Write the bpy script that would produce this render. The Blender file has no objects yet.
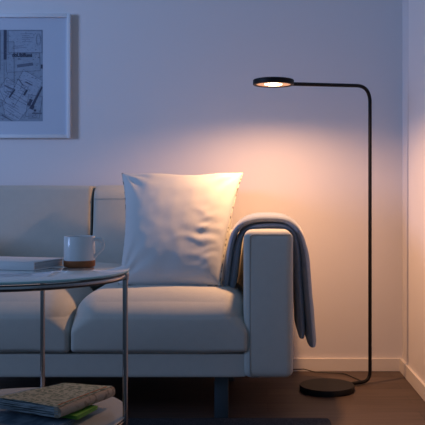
import bpy, bmesh, math, random
from mathutils import Vector, noise
random.seed(7)
S = bpy.context.scene
col = S.collection
PI = math.pi
F, CX, CY, H = 780.0, 257.0, 198.0, 0.92      # camera: focal length (px), vanishing point, height

def at(px, py, Y):                            # point of the place at distance Y
    return Vector(((px-CX)*Y/F, Y, H-(py-CY)*Y/F))

# ------------------------------------------------------------------ materials
def mat(name, color, rough=0.6, metal=0.0, bump=0.0, bscale=200.0, var=0.0, vscale=8.0, spec=0.5, sheen=0.0, trans=0.0, emit=None, estr=0.0):
    m = bpy.data.materials.new(name); m.use_nodes = True
    nt = m.node_tree; b = nt.nodes['Principled BSDF']
    b.inputs['Base Color'].default_value = (*color, 1)
    b.inputs['Roughness'].default_value = rough
    b.inputs['Metallic'].default_value = metal
    b.inputs['Specular IOR Level'].default_value = spec
    b.inputs['Sheen Weight'].default_value = sheen
    b.inputs['Transmission Weight'].default_value = trans
    if emit:
        b.inputs['Emission Color'].default_value = (*emit, 1)
        b.inputs['Emission Strength'].default_value = estr
    tc = nt.nodes.new('ShaderNodeTexCoord')
    if var:
        n = nt.nodes.new('ShaderNodeTexNoise'); n.inputs['Scale'].default_value = vscale
        n.inputs['Detail'].default_value = 4
        nt.links.new(tc.outputs['Object'], n.inputs['Vector'])
        mx = nt.nodes.new('ShaderNodeMix'); mx.data_type = 'RGBA'
        mx.inputs['A'].default_value = (*[c*(1-var) for c in color], 1)
        mx.inputs['B'].default_value = (*[min(1, c*(1+var)) for c in color], 1)
        nt.links.new(n.outputs['Fac'], mx.inputs['Factor'])
        nt.links.new(mx.outputs['Result'], b.inputs['Base Color'])
    if bump:
        n = nt.nodes.new('ShaderNodeTexNoise'); n.inputs['Scale'].default_value = bscale
        n.inputs['Detail'].default_value = 3
        nt.links.new(tc.outputs['Object'], n.inputs['Vector'])
        bp = nt.nodes.new('ShaderNodeBump'); bp.inputs['Strength'].default_value = bump
        bp.inputs['Distance'].default_value = 0.004
        nt.links.new(n.outputs['Fac'], bp.inputs['Height'])
        nt.links.new(bp.outputs['Normal'], b.inputs['Normal'])
    return m

def wood_floor():
    m = bpy.data.materials.new('floor_wood'); m.use_nodes = True
    nt = m.node_tree; N = nt.nodes; L = nt.links; b = N['Principled BSDF']
    tc = N.new('ShaderNodeTexCoord')
    br = N.new('ShaderNodeTexBrick')
    br.inputs['Scale'].default_value = 1.0
    br.inputs['Brick Width'].default_value = 1.3
    br.inputs['Row Height'].default_value = 0.13
    br.inputs['Mortar Size'].default_value = 0.0012
    br.inputs['Color1'].default_value = (0.068, 0.045, 0.034, 1)
    br.inputs['Color2'].default_value = (0.095, 0.064, 0.050, 1)
    br.inputs['Mortar'].default_value = (0.035, 0.024, 0.02, 1)
    L.new(tc.outputs['Object'], br.inputs['Vector'])
    mp = N.new('ShaderNodeMapping'); mp.inputs['Scale'].default_value = (1.6, 26, 1)
    L.new(tc.outputs['Object'], mp.inputs['Vector'])
    n = N.new('ShaderNodeTexNoise'); n.inputs['Scale'].default_value = 2.2; n.inputs['Detail'].default_value = 6
    L.new(mp.outputs['Vector'], n.inputs['Vector'])
    r = N.new('ShaderNodeMapRange'); r.inputs['From Min'].default_value = .3; r.inputs['From Max'].default_value = .7
    r.inputs['To Min'].default_value = .72; r.inputs['To Max'].default_value = 1.2
    L.new(n.outputs['Fac'], r.inputs['Value'])
    mx = N.new('ShaderNodeMix'); mx.data_type = 'RGBA'; mx.blend_type = 'MULTIPLY'; mx.inputs['Factor'].default_value = 1
    L.new(br.outputs['Color'], mx.inputs['A']); L.new(r.outputs['Result'], mx.inputs['B'])
    L.new(mx.outputs['Result'], b.inputs['Base Color'])
    b.inputs['Roughness'].default_value = 0.5
    b.inputs['Specular IOR Level'].default_value = 0.35
    bp = N.new('ShaderNodeBump'); bp.inputs['Strength'].default_value = .15; bp.inputs['Distance'].default_value = .002
    L.new(n.outputs['Fac'], bp.inputs['Height']); L.new(bp.outputs['Normal'], b.inputs['Normal'])
    return m

def speckle(name, a, c, scale=260, th=.62):
    m = mat(name, a, 0.95, bump=.6, bscale=300)
    nt = m.node_tree; N = nt.nodes; L = nt.links
    tc = N.new('ShaderNodeTexCoord'); n = N.new('ShaderNodeTexNoise'); n.inputs['Scale'].default_value = scale
    L.new(tc.outputs['Object'], n.inputs['Vector'])
    cr = N.new('ShaderNodeValToRGB'); cr.color_ramp.elements[0].position = th-.05; cr.color_ramp.elements[1].position = th+.03
    cr.color_ramp.elements[0].color = (*a, 1); cr.color_ramp.elements[1].color = (*c, 1)
    L.new(n.outputs['Fac'], cr.inputs['Fac']); L.new(cr.outputs['Color'], N['Principled BSDF'].inputs['Base Color'])
    return m

def print_pages(name, a, c):                  # stacked page edges: thin horizontal streaks
    m = mat(name, a, 0.85)
    nt = m.node_tree; N = nt.nodes; L = nt.links
    tc = N.new('ShaderNodeTexCoord'); mp = N.new('ShaderNodeMapping'); mp.inputs['Scale'].default_value = (14, 14, 420)
    L.new(tc.outputs['Object'], mp.inputs['Vector'])
    n = N.new('ShaderNodeTexNoise'); n.inputs['Scale'].default_value = 1.0; n.inputs['Detail'].default_value = 3
    L.new(mp.outputs['Vector'], n.inputs['Vector'])
    cr = N.new('ShaderNodeValToRGB'); cr.color_ramp.elements[0].position = .4; cr.color_ramp.elements[1].position = .6
    cr.color_ramp.elements[0].color = (*a, 1); cr.color_ramp.elements[1].color = (*c, 1)
    L.new(n.outputs['Fac'], cr.inputs['Fac']); L.new(cr.outputs['Color'], N['Principled BSDF'].inputs['Base Color'])
    return m

M = dict(
    wall=mat('wall_paint', (0.68, 0.65, 0.66), 0.85, bump=.06, bscale=120, spec=.2),
    panel=mat('wall_board_satin', (0.80, 0.76, 0.75), 0.42, bump=.02, bscale=60),
    trim=mat('trim_paint', (0.72, 0.67, 0.63), 0.55, bump=.02, bscale=60),
    floor=wood_floor(),
    rug=speckle('rug_weave', (0.010, 0.012, 0.018), (0.07, 0.075, 0.09), 220, .58),
    sofa=mat('sofa_fabric', (0.48, 0.475, 0.43), 0.9, bump=.35, bscale=420, var=.05, vscale=30, spec=.2, sheen=.15),
    piping=mat('sofa_piping', (0.30, 0.33, 0.33), 0.9, bump=.2, bscale=300, spec=.2),
    sofaleg=mat('sofa_leg_metal', (0.06, 0.085, 0.10), 0.5, metal=.4, bump=.02, bscale=50),
    pillow=mat('pillow_linen', (0.55, 0.56, 0.56), 0.9, bump=.25, bscale=380, spec=.2, sheen=.1),
    fringe=speckle('pillow_edging', (0.55, 0.53, 0.48), (0.14, 0.14, 0.13), 55, .55),
    blanket=mat('blanket_wool', (0.23, 0.275, 0.345), 0.95, bump=.3, bscale=260, var=.12, vscale=60, spec=.1, sheen=.5),
    black=mat('lamp_black_metal', (0.006, 0.005, 0.0055), 0.5, metal=.0, spec=.2, bump=.02, bscale=80),
    lens=mat('lamp_lens', (0.75, 0.55, 0.4), 0.4, bump=.02, bscale=40, emit=(1, .42, .2), estr=.45),
    led=mat('lamp_led', (1, .9, .8), 0.4, bump=.02, bscale=40, emit=(1, .74, .42), estr=22),
    cable=mat('cable_rubber', (0.02, 0.016, 0.014), 0.5, bump=.02, bscale=80),
    chrome=mat('table_nickel', (0.40, 0.38, 0.37), 0.22, metal=1.0, bump=.02, bscale=40),
    rim=mat('glass_rim_teal', (0.42, 0.66, 0.66), 0.12, var=.05, vscale=5),
    shelf=mat('shelf_glass_white', (0.36, 0.34, 0.29), 0.25, var=.05, vscale=6, bump=.01, bscale=20),
    mug=mat('mug_glaze', (0.76, 0.78, 0.80), 0.18, var=.03, vscale=40),
    clay=mat('mug_terracotta', (0.34, 0.11, 0.035), 0.75, bump=.2, bscale=200, var=.15, vscale=60),
    tea=mat('mug_inside_dark', (0.05, 0.025, 0.015), 0.1, var=.05),
    cover=mat('book_cover_white', (0.80, 0.80, 0.82), 0.45, var=.03, vscale=20),
    pages=print_pages('book_pages', (0.42, 0.43, 0.45), (0.58, 0.57, 0.56)),
    frame=mat('frame_white_wood', (0.66, 0.68, 0.72), 0.45, bump=.04, bscale=90),
    matb=mat('frame_mat_board', (0.58, 0.59, 0.62), 0.9, var=.01, bump=.03, bscale=200),
    ink=mat('ink_dark', (0.06, 0.065, 0.10), 0.8, var=.3, vscale=80),
    inkm=mat('ink_mid', (0.13, 0.145, 0.19), 0.8, var=.3, vscale=80),
    scrap=mat('paper_scrap', (0.29, 0.33, 0.38), 0.9, var=.22, vscale=45),
    scrap2=mat('paper_scrap_pale', (0.34, 0.38, 0.44), 0.9, var=.2, vscale=60),
    news=speckle('newsprint', (0.36, 0.37, 0.27), (0.15, 0.19, 0.13), 85, .53),
    newsedge=print_pages('newsprint_edges', (0.05, 0.075, 0.09), (0.34, 0.40, 0.43)),
    newsfold=speckle('newsprint_fold', (0.36, 0.30, 0.23), (0.22, 0.17, 0.12), 45, .56),
    newsred=mat('newsprint_orange_line', (0.42, 0.17, 0.08), 0.9, var=.3, vscale=50),
    green=mat('magazine_green', (0.10, 0.30, 0.035), 0.5, var=.3, vscale=30),
    bluep=print_pages('newspaper_blue', (0.06, 0.11, 0.16), (0.17, 0.24, 0.30)),
)
def glass_mat():
    m = mat('glass_top', (0.86, 0.93, 0.95), 0.035, trans=.0, var=.01)
    nt = m.node_tree; b = nt.nodes['Principled BSDF']
    b.inputs['Coat Weight'].default_value = 1.0; b.inputs['Coat Roughness'].default_value = .02; b.inputs['Coat IOR'].default_value = 1.6
    g = nt.nodes.new('ShaderNodeBsdfGlass'); g.inputs['Color'].default_value = (.86, .95, .95, 1)
    g.inputs['Roughness'].default_value = .03; g.inputs['IOR'].default_value = 1.45
    mx = nt.nodes.new('ShaderNodeMixShader'); mx.inputs['Fac'].default_value = .88
    nt.links.new(g.outputs[0], mx.inputs[1]); nt.links.new(b.outputs[0], mx.inputs[2])
    nt.links.new(mx.outputs[0], nt.nodes['Material Output'].inputs['Surface'])
    return m
M['glass'] = glass_mat()
def pane_mat():
    m = bpy.data.materials.new('frame_glazing'); m.use_nodes = True
    nt = m.node_tree; nt.nodes.remove(nt.nodes['Principled BSDF'])
    t = nt.nodes.new('ShaderNodeBsdfTransparent'); t.inputs[0].default_value = (.97, .98, 1, 1)
    g = nt.nodes.new('ShaderNodeBsdfGlossy'); g.inputs['Roughness'].default_value = .08
    f = nt.nodes.new('ShaderNodeFresnel'); f.inputs['IOR'].default_value = 1.12
    mx = nt.nodes.new('ShaderNodeMixShader')
    nt.links.new(f.outputs[0], mx.inputs[0]); nt.links.new(t.outputs[0], mx.inputs[1]); nt.links.new(g.outputs[0], mx.inputs[2])
    nt.links.new(mx.outputs[0], nt.nodes['Material Output'].inputs['Surface'])
    return m
M['pane'] = pane_mat()

# ------------------------------------------------------------------ object helpers
def tag(o, label=None, cat=None, group=None, kind=None):
    if label: o['label'] = label
    if cat: o['category'] = cat
    if group: o['group'] = group
    if kind: o['kind'] = kind
    return o
def empty(name, loc):
    o = bpy.data.objects.new(name, None); col.objects.link(o); o.location = loc
    o.empty_display_size = .1
    return o
def build(name, bm, m, parent=None, smooth=True, label=None):
    """bm in world coordinates; the object's origin goes to its own centre"""
    bm.normal_update()
    c = Vector((0, 0, 0))
    xs = [v.co for v in bm.verts]
    lo = Vector((min(v[i] for v in xs) for i in range(3))); hi = Vector((max(v[i] for v in xs) for i in range(3)))
    c = (lo+hi)/2; c.z = lo.z
    bmesh.ops.translate(bm, verts=bm.verts, vec=-c)
    me = bpy.data.meshes.new(name); 
    if smooth:
        for f in bm.faces: f.smooth = True
        for e in bm.edges:
            if len(e.link_faces) == 2 and e.calc_face_angle(0) > .7: e.smooth = False
    bm.to_mesh(me); bm.free()
    for mm in (m if isinstance(m, (list, tuple)) else [m]): me.materials.append(mm)
    o = bpy.data.objects.new(name, me); col.objects.link(o)
    pw = Vector((0, 0, 0))
    p = parent
    while p: pw += p.location; p = p.parent
    o.location = c - pw
    if parent: o.parent = parent
    if label: o['label'] = label
    return o
def box(bm, lo, hi, bevel=0, seg=2, mi=0):
    n0 = set(bm.faces)
    r = bmesh.ops.create_cube(bm, size=1)
    for v in r['verts']:
        v.co = Vector((lo[i] + (v.co[i]+.5)*(hi[i]-lo[i]) for i in range(3)))
    if bevel:
        es = list({e for v in r['verts'] for e in v.link_edges})
        bmesh.ops.bevel(bm, geom=es, offset=bevel, segments=seg, affect='EDGES', profile=.5)
    for f in bm.faces:
        if f not in n0: f.material_index = mi
    return bm
def prism(bm, pts, z0, z1, bevel=0, mi=0, seg=2):
    n0 = set(bm.faces)
    a = [bm.verts.new((x, y, z0)) for x, y in pts]; b = [bm.verts.new((x, y, z1)) for x, y in pts]
    n = len(pts)
    fs = [bm.faces.new(a[::-1]), bm.faces.new(b)]
    for i in range(n): fs.append(bm.faces.new((a[i], a[(i+1) % n], b[(i+1) % n], b[i])))
    bmesh.ops.recalc_face_normals(bm, faces=fs)
    if bevel: bmesh.ops.bevel(bm, geom=list({e for f in fs for e in f.edges}), offset=bevel, segments=seg, affect='EDGES', profile=.5)
    for f in bm.faces:
        if f not in n0: f.material_index = mi
    return bm
def lathe(bm, prof, c, n=64, mi=0):
    rings = []
    for r, z in prof:
        if r < 1e-6: rings.append([bm.verts.new((c[0], c[1], c[2]+z))])
        else: rings.append([bm.verts.new((c[0]+r*math.cos(2*PI*k/n), c[1]+r*math.sin(2*PI*k/n), c[2]+z)) for k in range(n)])
    fs = []
    for a, b in zip(rings, rings[1:]):
        for k in range(n):
            j = (k+1) % n
            if len(a) == 1: fs.append(bm.faces.new((a[0], b[k], b[j])))
            elif len(b) == 1: fs.append(bm.faces.new((a[k], b[0], a[j])))
            else: fs.append(bm.faces.new((a[k], b[k], b[j], a[j])))
    bmesh.ops.recalc_face_normals(bm, faces=fs)
    for f in fs: f.material_index = mi
    return bm
def fillet(pts, r, seg=8):
    out = [Vector(pts[0])]
    for i in range(1, len(pts)-1):
        p = Vector(pts[i]); a = (Vector(pts[i-1])-p); b = (Vector(pts[i+1])-p)
        rr = min(r, a.length*.45, b.length*.45); a.normalize(); b.normalize()
        p0 = p+a*rr; p2 = p+b*rr
        for k in range(seg+1):
            t = k/seg; out.append(p0*(1-t)**2 + p*2*t*(1-t) + p2*t*t)
    out.append(Vector(pts[-1])); return out
def tube(bm, pts, r, n=12, closed=False, sx=1.0):
    P = [Vector(p) for p in pts]; m = len(P); rings = []; up = Vector((0, 0, 1)); prev = None
    for i in range(m):
        if closed: t = (P[(i+1) % m]-P[i-1])
        else: t = P[min(i+1, m-1)]-P[max(i-1, 0)]
        t.normalize()
        if prev is None:
            prev = t.cross(up)
            if prev.length < .01: prev = t.cross(Vector((0, 1, 0)))
        a = (prev - t*prev.dot(t)).normalized(); prev = a; b = t.cross(a)
        rr = r[i] if isinstance(r, (list, tuple)) else r
        rings.append([bm.verts.new(P[i]+a*rr*math.cos(2*PI*k/n)+b*rr*sx*math.sin(2*PI*k/n)) for k in range(n)])
    fs = []
    for i in range(m if closed else m-1):
        A = rings[i]; B = rings[(i+1) % m]
        for k in range(n): fs.append(bm.faces.new((A[k], A[(k+1) % n], B[(k+1) % n], B[k])))
    if not closed: fs += [bm.faces.new(rings[0][::-1]), bm.faces.new(rings[-1])]
    bmesh.ops.recalc_face_normals(bm, faces=fs)
    return bm
def cushion(bm, lo, hi, r, crown=(0, 0, 0), N=26, fn=None, **kw):
    """rounded, crowned upholstery block"""
    low = kw.get('low')
    c = [(lo[i]+hi[i])/2 for i in range(3)]; h = [(hi[i]-lo[i])/2 for i in range(3)]
    R0 = r if isinstance(r, (list, tuple)) else (r, r, r)
    vd = {}
    def coord(a, k):                           # denser near the edges
        t = a/N*2-1
        return math.copysign(1-(1-abs(t))**1.5, t)
    def vert(i, j, k):
        key = (i, j, k)
        if key in vd: return vd[key]
        u = [coord(i, 0), coord(j, 1), coord(k, 2)]
        p = []; q = []; rr = R0
        if low:
            w = max(0, min(1, (u[2]+.35)/.7)); w = w*w*(3-2*w)
            rr = [low[d]*(1-w)+R0[d]*w for d in range(3)]
        for d in range(3):
            x = u[d]*h[d]; inner = h[d]-rr[d]
            cl = max(-inner, min(inner, x)); p.append(cl); q.append((x-cl)/rr[d])
        L = math.sqrt(sum(t*t for t in q)); mx = max(abs(t) for t in q)
        if L > 0:
            # cube-to-sphere: project the corner block onto an ellipsoid corner
            x, y, z = q
            sx = x*math.sqrt(max(0, 1-y*y/2-z*z/2+y*y*z*z/3)); sy = y*math.sqrt(max(0, 1-z*z/2-x*x/2+z*z*x*x/3)); sz = z*math.sqrt(max(0, 1-x*x/2-y*y/2+x*x*y*y/3))
            q = [sx, sy, sz]
        P = [c[d]+p[d]+q[d]*rr[d] for d in range(3)]
        for d in range(3):
            a, b = (d+1) % 3, (d+2) % 3
            if abs(u[d]) > .3: P[d] += math.copysign(crown[d]*(1-u[a]**2)*(1-u[b]**2)*(abs(u[d])-.3)/.7, u[d])
        P = Vector(P)
        if fn: P = fn(P, u)
        vd[key] = bm.verts.new(P); return vd[key]
    fs = []
    for a in range(N):
        for b in range(N):
            for s in (0, N):
                for f in (lambda x, y: (s, x, y), lambda x, y: (x, s, y), lambda x, y: (x, y, s)):
                    fs.append(bm.faces.new([vert(*f(a, b)), vert(*f(a+1, b)), vert(*f(a+1, b+1)), vert(*f(a, b+1))]))
    bmesh.ops.recalc_face_normals(bm, faces=fs)
    return bm
def smooth_path(pts, n=6):
    P = [Vector(p) for p in pts]; out = []
    for i in range(len(P)-1):
        p0 = P[max(i-1, 0)]; p1 = P[i]; p2 = P[i+1]; p3 = P[min(i+2, len(P)-1)]
        for k in range(n):
            t = k/n
            out.append(.5*((2*p1)+(p2-p0)*t+(2*p0-5*p1+4*p2-p3)*t*t+(3*p1-p0-3*p2+p3)*t**3))
    out.append(P[-1]); return out
new = bmesh.new

# ------------------------------------------------------------------ setting
WB, WR = 4.15, 0.773
bm = new(); box(bm, (-6, -3, -.1), (WR+.12, WB+.12, 0)); tag(build('floor', bm, M['floor'], smooth=False), kind='structure')
bm = new(); box(bm, (-6, WB, 0), (WR+.12, WB+.12, 2.6)); tag(build('wall_back', bm, M['wall'], smooth=False), kind='structure')
# the right wall: a boarded wall, the board nearest the corner ends in an upright joint
bm = new()
jy = F*WR/(409.3-CX)
prism(bm, [(WR, WB), (WR, jy+.003), (WR+.007, jy+.003), (WR+.007, jy-.003), (WR-.004, jy-.003), (WR-.004, .2), (WR+.12, .2), (WR+.12, WB)], 0, 2.6)
bm.faces.ensure_lookup_table()
for f in bm.faces:
    if f.calc_center_median().y < jy and abs(f.normal.x) > .9: f.material_index = 1
tag(build('wall_right', bm, [M['wall'], M['panel']], smooth=False), kind='structure')
bm = new(); box(bm, (-6, WB-.014, 0), (WR-.014, WB, .069), .002); tag(build('baseboard_back', bm, M['trim'], smooth=False), kind='structure')
bm = new(); box(bm, (WR-.016, .2, 0), (WR, WB, .069), .002); tag(build('baseboard_right', bm, M['trim'], smooth=False), kind='structure')

# ------------------------------------------------------------------ rug
bm = new()
cushion(bm, (-2.2, 1.2, 0.0005), (.30, 3.235, .011), (.02, .02, .005), N=20)
tag(build('rug', bm, M['rug']), 'dark navy speckled flat rug on the wooden floor in front of the sofa', 'rug')

# ------------------------------------------------------------------ sofa
sofa = tag(empty('sofa', (-.75, 3.6, 0)), 'long pale grey fabric sofa with two seat cushions on metal legs against the wall', 'sofa')
SF = 3.15
AX0, AX1 = -.055, .147
LX = -1.475
# front rail and base
bm = new(); cushion(bm, (LX-.02, SF+.01, .19), (AX0+.012, 3.95, .291), (.012, .012, .012), N=12)
build('base_frame', bm, M['sofa'], sofa)
def arm(x0, x1, inner):
    bm = new()
    def fn(P, u):
        return P
    cushion(bm, (x0, SF, .19), (x1, 4.02, .784), (.032, .024, .030), (0, .004, .005), N=26)
    a = build('armrest', bm, M['sofa'], sofa)
    # welt around the front panel
    g = .028; bm = new()
    xi0, xi1 = x0+.026, x1-.007
    yy = SF-.001
    pts = fillet([(xi0, yy, .2), (xi0, yy, .772), (xi1-.004, yy, .772)], .018, 6)
    tube(bm, pts, .0022, 6)
    build('piping', bm, M['piping'], a)
arm(AX0, AX1, 1)
arm(LX-.205, LX-.003, 0)
# back frame
bm = new()
cushion(bm, (LX-.003, 3.88, .2), (AX0, 4.06, .76), (.03, .03, .03), N=14)
cushion(bm, (LX+.02, 3.90, .6), (-.130, 4.07, .982), (.02, .02, .02), N=16)
build('back_frame', bm, M['sofa'], sofa)
# seat cushions
def seat(x0, x1, sd):
    def fn(P, u):
        # soft sag, rolled front
        P.z += .004*noise.noise(Vector((P.x*4+sd, P.y*4, P.z*3)))
        return P
    bm = new(); cushion(bm, (x0, SF-.012, .293), (x1, 3.80, .527), (.105, .13, .105), (.004, .014, .026), N=40, fn=fn, low=(.018, .03, .02))
    s = build('seat_cushion', bm, M['sofa'], sofa)
    bm = new()
    yy = SF-.0085
    tube(bm, [(x0+.05, yy+.012, .312), (x0+.1, yy+.0045, .312), ((x0+x1)/2, yy+.0005, .312), (x1-.1, yy+.0045, .312), (x1-.05, yy+.012, .312)], .002, 6)
    build('piping', bm, M['piping'], s)
sx = at(69.8, 320, SF).x
seat(sx+.001, AX0+.020, 3)
seat(LX, sx-.001, 9)
# back cushions
bxs = at(90.3, 200, 3.76).x
def backc(x0, x1, zt, yf, sd, R=(.012, .022, .016)):
    def fn(P, u):
        P.y += (P.z-.53)*.12
        P.y += .004*noise.noise(Vector((P.x*5+sd, 3, P.z*5)))
        return P
    bm = new(); cushion(bm, (x0, yf, .53), (x1, yf+.14, zt), R, (0, .016, .003), N=30, fn=fn, low=(.012, .022, .016))
    return build('back_cushion', bm, M['sofa'], sofa)
bxs = at(90.2, 200, 3.735).x
backc(LX+.01, bxs, .979, 3.71, 1)
rb = backc(bxs+.006, -.135, .981, 3.712, 5, (.010, .060, .062))
bm = new(); tube(bm, [(bxs+.012, 3.754, .916), (bxs+.1, 3.7525, .916), (-.23, 3.7525, .916), (-.145, 3.756, .916)], .0018, 6); build('piping', bm, M['piping'], rb)
# steel legs
def leg(x, y):
    bm = new(); box(bm, (x-.029, y-.012, .0), (x+.029, y+.012, .19), .003)
    box(bm, (x-.045, y-.03, .182), (x+.045, y+.03, .192), .002)
    build('leg', bm, M['sofaleg'], sofa)
lx = at(221.5, 400, 3.26).x
for x in (lx, LX-.05):
    for y in (3.26, 3.92): leg(x, y)

# ------------------------------------------------------------------ pillow
pw = empty('throw_pillow', (-.36, 3.5, .54))
tag(pw, 'large square white linen throw pillow leaning on the sofa back', 'pillow')
TL, TR, BL, BR = at(122, 173.5, 3.68), at(242.5, 173, 3.68), at(118.5, 284, 3.34), at(219.5, 285, 3.34)
def pbase(u, v):                                # u, v in -1..1
    a = (u+1)/2; b = (v+1)/2
    # concave edges between the corners
    ce = .050 if u < 0 else .028
    a2 = a + ce*(1-v*v)*(-u)*abs(u)**3
    b2 = b + ((.052 if v > 0 else -.012)*(1-u*u) + (.014*math.sin(5.2*u+.6)*(1-u*u) if v > 0 else 0))*(-v)*abs(v)**3
    return (BL*(1-a2)+BR*a2)*(1-b2) + (TL*(1-a2)+TR*a2)*b2
nrm = ((TL-BL).cross(TR-BR+BR-BL)).normalized()
nrm = (BR-BL).cross(TL-BL).normalized()        # towards -Y (the viewer)
if nrm.y > 0: nrm = -nrm
def wrinkle(u, v):
    du, dv = u-1.02, v+.22
    r = math.hypot(du, dv); phi = math.atan2(dv, -du)
    w = math.exp(-((u-.60)/.33)**2)*math.exp(-((v+.32)/.38)**2)
    s = math.sin(2*PI*(4.4*v + .8*(u-.6)**2 - .35*u*v) + 3.0*noise.noise(Vector((u*2.2, v*3.0, 4))))
    k = .0034*w*s + .0018*w*math.sin(2*PI*(5.5*v-1.2*u)+4*noise.noise(Vector((u*3, v*3, 9))))
    k += .004*noise.noise(Vector((u*1.6+3, v*1.6, 1))) + .0022*noise.noise(Vector((u*5, v*5, 7)))
    # pull lines from the corners
    for cu, cv in ((-1, 1), (1, 1), (-1, -1)):
        d = math.hypot(u-cu, v-cv); ph = math.atan2(v-cv, u-cu)
        k += .0035*math.exp(-((d-.35)/.3)**2)*math.sin(13*ph+cu*2)
    k += .0045*math.exp(-((1-abs(v))/.22)**2)*math.sin(11*u+v)*(1-abs(v))*4
    return k
bm = new(); NP = 90
vf = {}
for i in range(NP+1):
    for j in range(NP+1):
        u = i/NP*2-1; v = j/NP*2-1
        u = math.copysign(1-(1-abs(u))**1.25, u); v = math.copysign(1-(1-abs(v))**1.25, v)
        e = max(0, (1-u*u))*max(0, (1-v*v))
        t = e**.42
        B = pbase(u, v)
        edge = i in (0, NP) or j in (0, NP)
        f = B + nrm*(.112*t + wrinkle(u, v)*min(1, e*6))
        vf[(i, j, 0)] = bm.verts.new(f)
        vf[(i, j, 1)] = vf[(i, j, 0)] if edge else bm.verts.new(B - nrm*(.050*t))
fs = []
for i in range(NP):
    for j in range(NP):
        for s in (0, 1):
            q = [vf[(i, j, s)], vf[(i+1, j, s)], vf[(i+1, j+1, s)], vf[(i, j+1, s)]]
            if s: q.reverse()
            fs.append(bm.faces.new(q))
bmesh.ops.recalc_face_normals(bm, faces=fs)
build('cover', bm, M['pillow'], pw)
bm = new()
ring = []
K = 60
for k in range(K): ring.append((k/K*2-1, -1))
for k in range(K): ring.append((1, k/K*2-1))
for k in range(K): ring.append((1-k/K*2, 1))
for k in range(K): ring.append((-1, 1-k/K*2))
pts = []; rad = []
for u, v in ring:
    p = pbase(u, v); nn = noise.noise(Vector((u*14, v*14, 2)))
    pts.append(p); rad.append(.0030+.0014*nn + (.0012 if u > .99 else 0))
tube(bm, pts, rad, 6, closed=True)
build('piping', bm, M['fringe'], pw)

# ------------------------------------------------------------------ blanket over the arm
BY = 3.40
def ribbon(bm, pxs, ths, y0, y1, phase, ends=.5):
    C = smooth_path([at(x, y, BY) for x, y in pxs], 7)
    n = len(C); NS = 10; NY = 16; rings = []
    for i, p in enumerate(C):
        t = (C[min(i+1, n-1)]-C[max(i-1, 0)]); t.y = 0; t.normalize()
        nn = Vector((-t.z, 0, t.x))
        s = i/(n-1)
        a0 = y0 + .010*math.sin(s*9+phase)+.005*math.sin(s*23+phase*2); a1 = y1 + .012*math.sin(s*7+phase+1)
        q_ = s*(len(ths)-1); k_ = min(int(q_), len(ths)-2); th = ths[k_]+(ths[k_+1]-ths[k_])*(q_-k_)
        h = th/2*(1+.08*math.sin(s*17+phase)); sec = []
        endf = min(1, min(i, n-1-i)/2.0*.35+.65)
        h *= endf; g = 4.2*h
        # loop: top side y0->y1, rounded edge, bottom side back
        for k in range(NY+1):
            y = a0+g+(a1-a0-g-h)*k/NY
            w = .003*noise.noise(Vector((p.x*9, y*9, p.z*9+phase)))
            sec.append((y, h+w))
        for k in range(1, NS):
            A = PI/2-PI*k/NS; sec.append((a1-h+h*math.cos(A), h*math.sin(A)))
        for k in range(NY+1):
            y = a1-h-(a1-a0-g-h)*k/NY; sec.append((y, -h))
        for k in range(1, NS):
            A = -PI/2-PI*k/NS; sec.append((a0+g+g*math.cos(A), h*math.sin(A)))
        rings.append([bm.verts.new((p.x+nn.x*o, y, p.z+nn.z*o)) for y, o in sec])
    fs = []
    L = len(rings[0])
    for A, B in zip(rings, rings[1:]):
        for k in range(L): fs.append(bm.faces.new((A[k], A[(k+1) % L], B[(k+1) % L], B[k])))
    fs += [bm.faces.new(rings[0][::-1]), bm.faces.new(rings[-1])]
    bmesh.ops.recalc_face_normals(bm, faces=fs)
bl = tag(empty('blanket', (.05, 3.55, .786)), 'folded blue grey knitted blanket draped over the sofa arm', 'blanket')
bm = new()
ribbon(bm, [(231.5, 289), (234.5, 264), (237.5, 246), (242, 234), (250, 227.6), (262, 226), (280, 226.2), (290, 229.4), (295.5, 240), (298, 260), (300.4, 300), (302, 338)], (.036, .030, .022, .026, .036, .038), 3.385, 3.74, .4)
build('inner_fold', bm, M['blanket'], bl)
bm = new()
ribbon(bm, [(224.5, 288), (227.5, 264), (231, 244), (235.5, 231), (244, 222.5), (258, 218.6), (280, 218.8), (291, 222.5), (298, 231), (302.5, 244), (305.7, 260), (309, 300), (311, 325), (312.5, 346)], (.030, .031, .034, .036, .036, .038, .046), 3.37, 3.77, 1.7)
build('outer_fold', bm, M['blanket'], bl)

# ------------------------------------------------------------------ floor lamp
LB = at(327, 390.5, 3.73); LB.z = 0
PX, PY = at(370, 200, 3.87).x, 3.87
lamp = tag(empty('floor_lamp', (LB.x, LB.y, 0)), 'slim black floor lamp with a lit round head and a round base', 'lamp')
bm = new(); lathe(bm, [(0, 0), (.128, 0), (.131, .002), (.131, .025), (.129, .028), (0, .028)], LB, 80)
build('base', bm, M['black'], lamp)
HC = Vector(((273.5-CX)*3.57/F, 3.57, H+(CY-85)*3.57/F))
dirf = (Vector((PX, PY, 0))-LB).normalized()
foot = LB+dirf*.125
dirh = (HC-Vector((PX, PY, HC.z))).normalized()
hd = HC - dirh*.092
PZ = H+(CY-86)*PY/F
path = fillet([(foot.x, foot.y, .0125), (PX, PY, .0125), (PX, PY, PZ), (hd.x, hd.y, HC.z+.012)], .085, 12)
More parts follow.
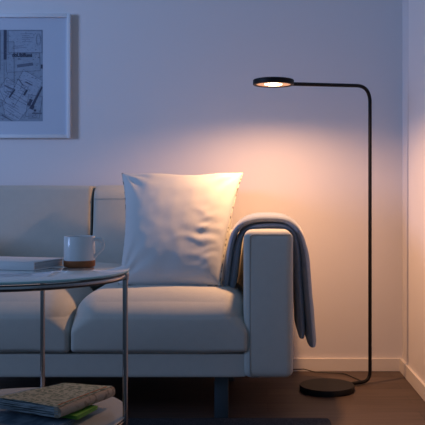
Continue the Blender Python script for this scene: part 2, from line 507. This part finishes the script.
# tighter bend at the foot
path = fillet([(foot.x, foot.y, .0125), (PX, PY, .0125), (PX, PY, .4)], .05, 10)[:-1] + fillet([(PX, PY, .4), (PX, PY, PZ), (hd.x, hd.y, HC.z+.012)], .085, 12)
bm = new(); tube(bm, path, .0088, 16); build('pole', bm, M['black'], lamp)
bm = new(); lathe(bm, [(0, .024), (.090, .024), (.094, .021), (.094, .002), (.092, 0), (.080, 0), (.078, .006), (0, .006)], HC, 72)
head = build('lamp_head', bm, M['black'], lamp)
bm = new(); lathe(bm, [(.040, .003), (.0785, .003), (.0785, .0055), (.040, .0055), (.040, .003)], HC, 64); build('diffuser', bm, M['lens'], head)
bm = new(); lathe(bm, [(0, .0), (.034, .0005), (.040, .004), (.040, .0058), (0, .0058)], HC, 48); build('bulb', bm, M['led'], head)
# cable along the wall
cp = [(-.25, 4.10, .012), (at(292, 368, 4.11).x, 4.11, .016), (at(304, 369, 4.115).x, 4.118, .016), (at(315, 370, 4.1).x, 4.10, .006), (at(330, 371, 4.05).x, 4.09, .0045), (at(344, 372, 4.05).x, 4.065, .0045), (at(353, 376, 4).x, 3.98, .0045), (at(361, 380, 3.9).x, 3.90, .006)]
bm = new(); tube(bm, smooth_path(cp, 8), .0028, 8); build('power_cord', bm, M['cable'], lamp)

# ------------------------------------------------------------------ side table
TC = Vector(((11-CX)*2.3/F, 2.3, 0)); TR_ = .345; TZ = .708
tb = tag(empty('side_table', TC), 'round two tier side table with a glass top and nickel legs by the sofa', 'table')
bm = new(); lathe(bm, [(0, TZ-.008), (TR_-.003, TZ-.008), (TR_, TZ-.006), (TR_, TZ-.002), (TR_-.003, TZ), (0, TZ)], TC, 128)
gt = build('glass_top', bm, M['glass'], tb)
bm = new(); lathe(bm, [(TR_-.002, TZ-.0075), (TR_+.0006, TZ-.006), (TR_+.0006, TZ-.0018), (TR_-.002, TZ-.0006)], TC, 128); build('glass_rim', bm, M['rim'], gt, label='pale teal polished glass edge')
bm = new()
circ = lambda r, z: [(TC.x+r*math.cos(2*PI*k/128), TC.y+r*math.sin(2*PI*k/128), z) for k in range(128)]
tube(bm, circ(TR_-.009, TZ-.0185), .0085, 12, closed=True); build('top_ring', bm, M['chrome'], tb)
SZ = .28
bm = new(); lathe(bm, [(0, SZ-.006), (TR_-.010, SZ-.006), (TR_-.006, SZ-.003), (TR_-.008, SZ), (0, SZ)], TC, 128)
build('shelf', bm, M['shelf'], tb)
bm = new(); tube(bm, circ(TR_-.012, SZ-.014), .006, 12, closed=True); build('shelf_ring', bm, M['chrome'], tb)
for a in (-2, 90, 182, 270):
    x = TC.x+(TR_-.006)*math.cos(math.radians(a)); y = TC.y+(TR_-.006)*math.sin(math.radians(a))
    bm = new(); tube(bm, [(x, y, .016), (x, y, TZ-.012)], .0078, 16)
    lg = build('leg', bm, M['chrome'], tb)
    bm = new(); lathe(bm, [(0, 0), (.0095, 0), (.0095, .012), (0, .012)], (x, y, .0113), 16); build('foot', bm, M['black'], lg)
    bm = new(); lathe(bm, [(0, 0), (.0098, 0), (.0105, .004), (.0098, .018), (0, .018)], (x, y, TZ-.028), 20); build('joint', bm, M['chrome'], lg)

# mug
MC = Vector(((79.5-CX)*2.41/F, 2.41, TZ))
mg = tag(empty('mug', MC), 'white glazed mug with a bare terracotta base on the glass table top', 'mug')
bm = new()
lathe(bm, [(0, .020), (.0475, .020), (.0478, .024), (.0475, .055), (.0468, .0925), (.0455, .0945), (.0440, .093), (.0436, .06), (.0435, .028), (0, .026)], MC, 64)
body = build('mug_body', bm, M['mug'], mg)
bm = new(); lathe(bm, [(0, .0005), (.0455, .0005), (.0478, .004), (.0482, .019), (.0475, .0205), (0, .0205)], MC, 64)
build('mug_base', bm, M['clay'], mg, label='unglazed terracotta base band')
bm = new(); lathe(bm, [(0, .066), (.0432, .066), (.0432, .068), (0, .068)], MC, 48); build('drink', bm, M['tea'], mg)
bm = new()
hp = [(.0455, .083), (.058, .086), (.069, .080), (.073, .067), (.069, .054), (.060, .045), (.052, .037), (.0465, .030)]
tube(bm, smooth_path([(MC.x+x, MC.y-.004, MC.z+z) for x, z in hp], 6), .0042, 10, sx=1.4)
build('handle', bm, M['mug'], mg)

# book
A = Vector((-.6475, 2.265)); ax = Vector((-.956, .293)); ay = Vector((.293, .956))
def rect(a, w, d, ox=0, oy=0): 
    p = a+ax*ox+ay*oy
    return [tuple(p), tuple(p+ay*d), tuple(p+ay*d+ax*w), tuple(p+ax*w)]
bk = tag(empty('book', (A.x-.1, A.y+.1, TZ)), 'closed white hardcover book lying on the glass table top beside the mug', 'book')
bm = new()
prism(bm, rect(A, .25, .163), TZ+.0008, TZ+.0035, .0008); prism(bm, rect(A, .25, .163), TZ+.0235, TZ+.0262, .0008)
prism(bm, rect(A, .25, .0035), TZ+.0035, TZ+.0235, .0006)
build('cover', bm, M['cover'], bk)
bm = new(); prism(bm, rect(A, .244, .155, .003, .0042), TZ+.0036, TZ+.0234, .0004); build('pages', bm, M['pages'], bk)

# newspapers and magazine on the lower shelf
def sheets(name, quad, z0, th, n, label, mats, jit=.006, group=None, fold=True, seed=0):
    rnd = random.Random(seed)
    cx = sum(p[0] for p in quad)/4; cy = sum(p[1] for p in quad)/4
    t = tag(empty(name, (cx, cy, z0)), label, 'magazine' if 'magazine' in name else 'newspaper', group)
    bm = new()
    dz = th/n
    for i in range(n):
        q = []
        for k, (x, y) in enumerate(quad):
            j = 0 if (k in (0, 1) and fold) else jit
            # points along every side keep the pages a little uneven
            q.append((x+rnd.uniform(-j, j), y+rnd.uniform(-j, j)))
        pts = []
        for k in range(4):
            a = Vector(q[k]); b = Vector(q[(k+1) % 4]); pts.append(tuple(a))
            for s in (.25, .5, .75):
                o = rnd.uniform(-.0015, .0015); d = (b-a).normalized()
                pts.append(tuple(a.lerp(b, s)+Vector((-d.y, d.x))*o))
        prism(bm, pts, z0+i*dz+.0001, z0+(i+1)*dz-.0003, 0)
    build('pages', bm, mats[0], t, smooth=False)
    bm = new()
    z1 = z0+th
    N = 14; V = {}
    Q = [Vector(p) for p in quad]
    rr = th/2
    if fold:                                     # the rounded fold along side 0-1, wrapping over the top
        d = (Q[1]-Q[0]).normalized(); out = Vector((d.y, -d.x))
        prof = [(0-.012, z0), (0, z0-.0)] + [(rr*.85*math.sin(PI*k/10), z0+rr-rr*math.cos(PI*k/10)) for k in range(1, 10)] + [(0, z1+.0002), (-.012, z1+.001)]
        rows = []
        for i in range(25):
            s = i/24; base = Q[0].lerp(Q[1], s)
            w = .0016*math.sin(s*11+seed)
            shr = 1-.25*max(0, (s-.9)/.1)
            rows.append([bm.verts.new((base.x+out.x*(o*shr+w), base.y+out.y*(o*shr+w), z)) for o, z in prof])
        fs = []
        for a, b in zip(rows, rows[1:]):
            for k in range(len(prof)-1): fs.append(bm.faces.new((a[k], a[k+1], b[k+1], b[k])))
        fs.append(bm.faces.new(rows[0])); fs.append(bm.faces.new(rows[-1][::-1]))
        bmesh.ops.recalc_face_normals(bm, faces=fs)
        build('fold', bm, mats[1], t)
        bm = new()
    # slightly buckled front page
    for i in range(N+1):
        for j in range(N+1):
            p = Q[0].lerp(Q[1], j/N).lerp(Q[3].lerp(Q[2], j/N), i/N)
            z = z1+.0016+.003*noise.noise(Vector((p.x*11+seed, p.y*11, 0)))*min(1, i/3)+.0008
            V[i, j, 0] = bm.verts.new((p.x, p.y, z)); V[i, j, 1] = bm.verts.new((p.x, p.y, z-.0012))
    fs = []
    for i in range(N):
        for j in range(N):
            for s in (0, 1): fs.append(bm.faces.new((V[i, j, s], V[i+1, j, s], V[i+1, j+1, s], V[i, j+1, s])))
        for (a, b) in (((i, 0), (i+1, 0)), ((i, N), (i+1, N)), ((0, i), (0, i+1)), ((N, i), (N, i+1))):
            fs.append(bm.faces.new((V[a[0], a[1], 0], V[b[0], b[1], 0], V[b[0], b[1], 1], V[a[0], a[1], 1])))
    bmesh.ops.recalc_face_normals(bm, faces=fs)
    build('front_page', bm, mats[2], t)
    if fold:
        bm = new(); a = Q[0].lerp(Q[1], .04); b = Q[0].lerp(Q[1], .93); d = (Q[1]-Q[0]).normalized(); o = Vector((-d.y, d.x))*.010
        rnd2 = random.Random(3)
        for k in range(14):
            p = a.lerp(b, k/14)+o*(1+rnd2.uniform(-.12, .12)); q = a.lerp(b, (k+rnd2.uniform(.6, .95))/14)+o*(1+rnd2.uniform(-.12, .12))
            e = Vector((-d.y, d.x))*.0022
            prism(bm, [tuple(p-e), tuple(q-e), tuple(q+e), tuple(p+e)], z1+.0030, z1+.0042)
        build('printed_line', bm, M['newsred'], t, smooth=False, label='orange printed line')
    return t
sheets('newspaper', [(-.560, 2.075), (-.520, 2.22), (-.80, 2.34), (-.86, 2.18)], SZ+.0005, .011, 4,
       'bluish newspaper at the very bottom of the stack on the lower shelf', [M['bluep'], M['bluep'], M['bluep']], fold=False, seed=4)
sheets('magazine', [(-.506, 2.192), (-.470, 2.304), (-.66, 2.40), (-.69, 2.285)], SZ+.0160, .008, 3,
       'green covered magazine under the folded newspaper on the lower shelf', [M['green'], M['green'], M['green']], fold=False, jit=.002, seed=2)
sheets('newspaper', [(-.552, 2.165), (-.445, 2.405), (-.607, 2.445), (-.765, 2.275)], SZ+.029, .029, 9,
       'thick folded newspaper with a rounded fold, topmost on the lower shelf', [M['newsedge'], M['newsfold'], M['news']], jit=.014, seed=11)

# ------------------------------------------------------------------ framed print
FY = WB-.0005
def fx(px): return (px-CX)*4.12/F
def fz(py): return H-(py-CY)*4.12/F
X1, Z0, Z1 = fx(70.3), fz(138), fz(13.6)
IX1, IZ0, IZ1 = fx(42), fz(121), fz(29)
X0 = X1-.62; IX0 = X0+(X1-IX1)
fr = tag(empty('picture_frame', ((X0+X1)/2, FY, Z0)), 'white framed print with a wide white mat hanging on the wall above the sofa', 'picture')
bm = new(); w = .019; D = .032
box(bm, (X1-w, FY-D, Z0), (X1, FY, Z1), .0015); box(bm, (X0, FY-D, Z0), (X0+w, FY, Z1), .0015)
box(bm, (X0+w, FY-D, Z0), (X1-w, FY, Z0+w), .0015); box(bm, (X0+w, FY-D, Z1-w), (X1-w, FY, Z1), .0015)
build('frame', bm, M['frame'], fr)
bm = new()
my = FY-.010
for lo, hi in (((X0+w, my-.002, Z0+w), (IX0, my, Z1-w)), ((IX1, my-.002, Z0+w), (X1-w, my, Z1-w)), ((IX0, my-.002, Z0+w), (IX1, my, IZ0)), ((IX0, my-.002, IZ1), (IX1, my, Z1-w))):
    box(bm, lo, hi)
build('mat_board', bm, M['matb'], fr, smooth=False)
bm = new(); box(bm, (X0+w, my-.009, Z0+w), (X1-w, my-.007, Z1-w)); build('glazing', bm, M['pane'], fr, smooth=False)
# the print: overlapping paper scraps with printed rules and blocks
bm = new(); box(bm, (IX0, my-.0006, IZ0), (IX1, my, IZ1), mi=0)
ly = my-.0007
def quad2(cx, cz, w_, h_, ang, mi, lift):
    c, s = math.cos(ang), math.sin(ang)
    P = [(cx+c*a-s*b, ly-lift, cz+s*a+c*b) for a, b in ((-w_/2, -h_/2), (w_/2, -h_/2), (w_/2, h_/2), (-w_/2, h_/2))]
    P = [(min(max(x, IX0+.001), IX1-.001), y, min(max(z, IZ0+.001), IZ1-.001)) for x, y, z in P]
    f = bm.faces.new([bm.verts.new(p) for p in P]); f.material_index = mi
def rules(cx, cz, w_, h_, ang, n, lift, mi=3, t=.0019):
    c, s = math.cos(ang), math.sin(ang)
    for k in range(n):
        b = (k+.5)/n*h_-h_/2; L = w_*random.uniform(.5, 1); o = -(w_-L)/2
        quad2(cx+c*o-s*b, cz+s*o+c*b, L, t, ang, mi, lift)
def outline(cx, cz, w_, h_, ang, lift, mi=3, t=.0016):
    c, s = math.cos(ang), math.sin(ang)
    for a, b, W, Hh in ((0, h_/2, w_, t), (0, -h_/2, w_, t), (w_/2, 0, t, h_), (-w_/2, 0, t, h_)):
        quad2(cx+c*a-s*b, cz+s*a+c*b, W, Hh, ang, mi, lift)
def pf(px, py): return fx(px), fz(py)
u = 4.12/F
rad = math.radians
scr = [ # px, py, w, h (px), angle, material
    (24, 41, 34, 22, 0, 2), (22, 62, 34, 18, 3, 1), (8, 66, 10, 50, 0, 1), (-14, 50, 26, 40, 0, 2), (-20, 90, 34, 44, 25, 1),
    (26, 88, 24, 30, -28, 2), (9, 92, 22, 22, -32, 2), (13, 108, 26, 24, -33, 2), (33, 106, 14, 22, -8, 1), (-30, 70, 20, 24, -20, 2), (-8, 112, 22, 16, 12, 1)]
for i, (px, py, a, b, g, mi) in enumerate(scr):
    x, z = pf(px, py); quad2(x, z, a*u, b*u, rad(g), mi, .0002+i*.00004); outline(x, z, a*u, b*u, rad(g), .0009, 3, .0022)
x, z = pf(4, 44); quad2(x, z, 3*u, 30*u, 0, 4, .001)
for (px, py, a, b, g, n) in ((28, 37, 14, 10, 0, 5), (22, 46, 20, 4, 4, 2), (26, 88, 12, 18, -28, 6), (24, 86, 6, 10, 62, 3), (10, 94, 14, 10, -32, 4), (14, 110, 16, 12, -33, 5), (-14, 44, 18, 20, 0, 8), (33, 116, 12, 6, 0, 4), (-18, 88, 24, 24, 25, 8), (10, 82, 10, 6, 15, 4), (-10, 112, 16, 8, 12, 4)):
    x, z = pf(px, py); rules(x, z, a*u, b*u, rad(g), n, .0011)
for (px, py, a, b, g) in ((36.5, 96, 2.5, 22, -28), (31, 107, 4, 4, -20), (34, 110, 2.5, 2, 0), (29, 102, 3, 7, -28), (36, 113, 10, 1.5, 0), (24, 64.5, 16, 3.0, 8), (41, 66, 2, 4, 0), (6, 118, 13, 1.8, -32), (8, 87, 10, 1.6, -25), (11, 93, 1.6, 10, -35), (24.5, 92, 2, 6, -30), (20, 82, 8, 1, -55), (28, 83, 8, 1.2, -28)):
    x, z = pf(px, py); quad2(x, z, a*u, b*u, rad(g), 4 if a < 8 else 3, .0013)
# round seal at the print's upper right
x, z = pf(37.5, 39)
for r in (.020, .0165):
    prev = None
    for k in range(25):
        A_ = 2*PI*k/24; p = (min(x+r*.62*math.cos(A_), IX1-.001), z+r*1.6*math.sin(A_))
        if prev:
            dx, dz_ = p[0]-prev[0], p[1]-prev[1]
            if abs(dx)+abs(dz_) > 1e-5: quad2((p[0]+prev[0])/2, (p[1]+prev[1])/2, math.hypot(dx, dz_), .0011, math.atan2(dz_, dx), 3, .0014)
        prev = p
for _ in range(330):                           # scattered small print
    x = random.uniform(IX0+.004, IX1-.004); z = random.uniform(IZ0+.004, IZ1-.004)
    quad2(x, z, random.uniform(.002, .010), random.uniform(.001, .0026), rad(random.choice((0, 0, -30, 60, 25))), random.choice((3, 3, 4)), .0015)
pr = build('print', bm, [M['scrap'], M['scrap'], M['scrap2'], M['inkm'], M['ink']], fr, smooth=False)
cu = bpy.data.curves.new('heading', 'FONT'); cu.body = 'doUblfiuns'; cu.size = .030; cu.offset = .0009; cu.extrude = .0001
tmp = bpy.data.objects.new('heading_tmp', cu); col.objects.link(tmp)
dg = bpy.context.evaluated_depsgraph_get(); me = bpy.data.meshes.new_from_object(tmp.evaluated_get(dg))
bpy.data.objects.remove(tmp)
tx, tz = pf(11, 56.3)
xs = [v.co.x for v in me.vertices]; sc = (20*u)/(max(xs)-min(xs))
for v in me.vertices: v.co = Vector((v.co.x*sc, -v.co.z, v.co.y))
me.materials.append(M['ink'])
hd_ = bpy.data.objects.new('heading', me); col.objects.link(hd_); hd_.parent = pr
hd_.location = Vector((tx, ly-.0022, tz)) - fr.location - pr.location

# ------------------------------------------------------------------ light
W = bpy.data.worlds.new('World'); S.world = W; W.use_nodes = True
W.node_tree.nodes['Background'].inputs['Color'].default_value = (.28, .48, .80, 1)
W.node_tree.nodes['Background'].inputs['Strength'].default_value = .31

def area(name, loc, target, sx, sy, color, power, spread=PI):
    l = bpy.data.lights.new(name, 'AREA'); l.shape = 'RECTANGLE'; l.size = sx; l.size_y = sy
    l.color = color; l.energy = power; l.spread = spread
    o = bpy.data.objects.new(name, l); col.objects.link(o); o.location = loc
    o.rotation_euler = (Vector(target)-Vector(loc)).to_track_quat('-Z', 'Y').to_euler()
    return o
# dusk daylight from the window on the left of the room
area('window_light', (-4.6, 1.3, 1.75), (-1.0, 4.15, 1.75), 1.0, 1.2, (.36, .53, 1.0), 19, math.radians(72))

lc = HC
def spot(name, size, blend, power, color, r=.03):
    l = bpy.data.lights.new(name, 'SPOT'); l.spot_size = rad(size); l.spot_blend = blend
    l.energy = power; l.color = color; l.shadow_soft_size = r
    o = bpy.data.objects.new(name, l); col.objects.link(o); o.location = (lc.x, lc.y, lc.z-.012)
    return o
spot('lamp_light_wide', 168, .44, 28, (1, .52, .255))
spot('lamp_light_core', 136, 1.0, 40, (1, .49, .21))

# ------------------------------------------------------------------ camera
cam = bpy.data.cameras.new('camera'); co = bpy.data.objects.new('camera', cam); col.objects.link(co)
co.location = (0, 0, H); co.rotation_euler = (PI/2, 0, 0)
cam.sensor_width = 36; cam.lens = F/425*36
cam.shift_x = -(CX-212.5)/425; cam.shift_y = -(212.5-CY)/425
cam.clip_start = .02
S.camera = co
S.view_settings.view_transform = 'Standard'; S.view_settings.look = 'None'
S.view_settings.exposure = 0; S.view_settings.gamma = 1
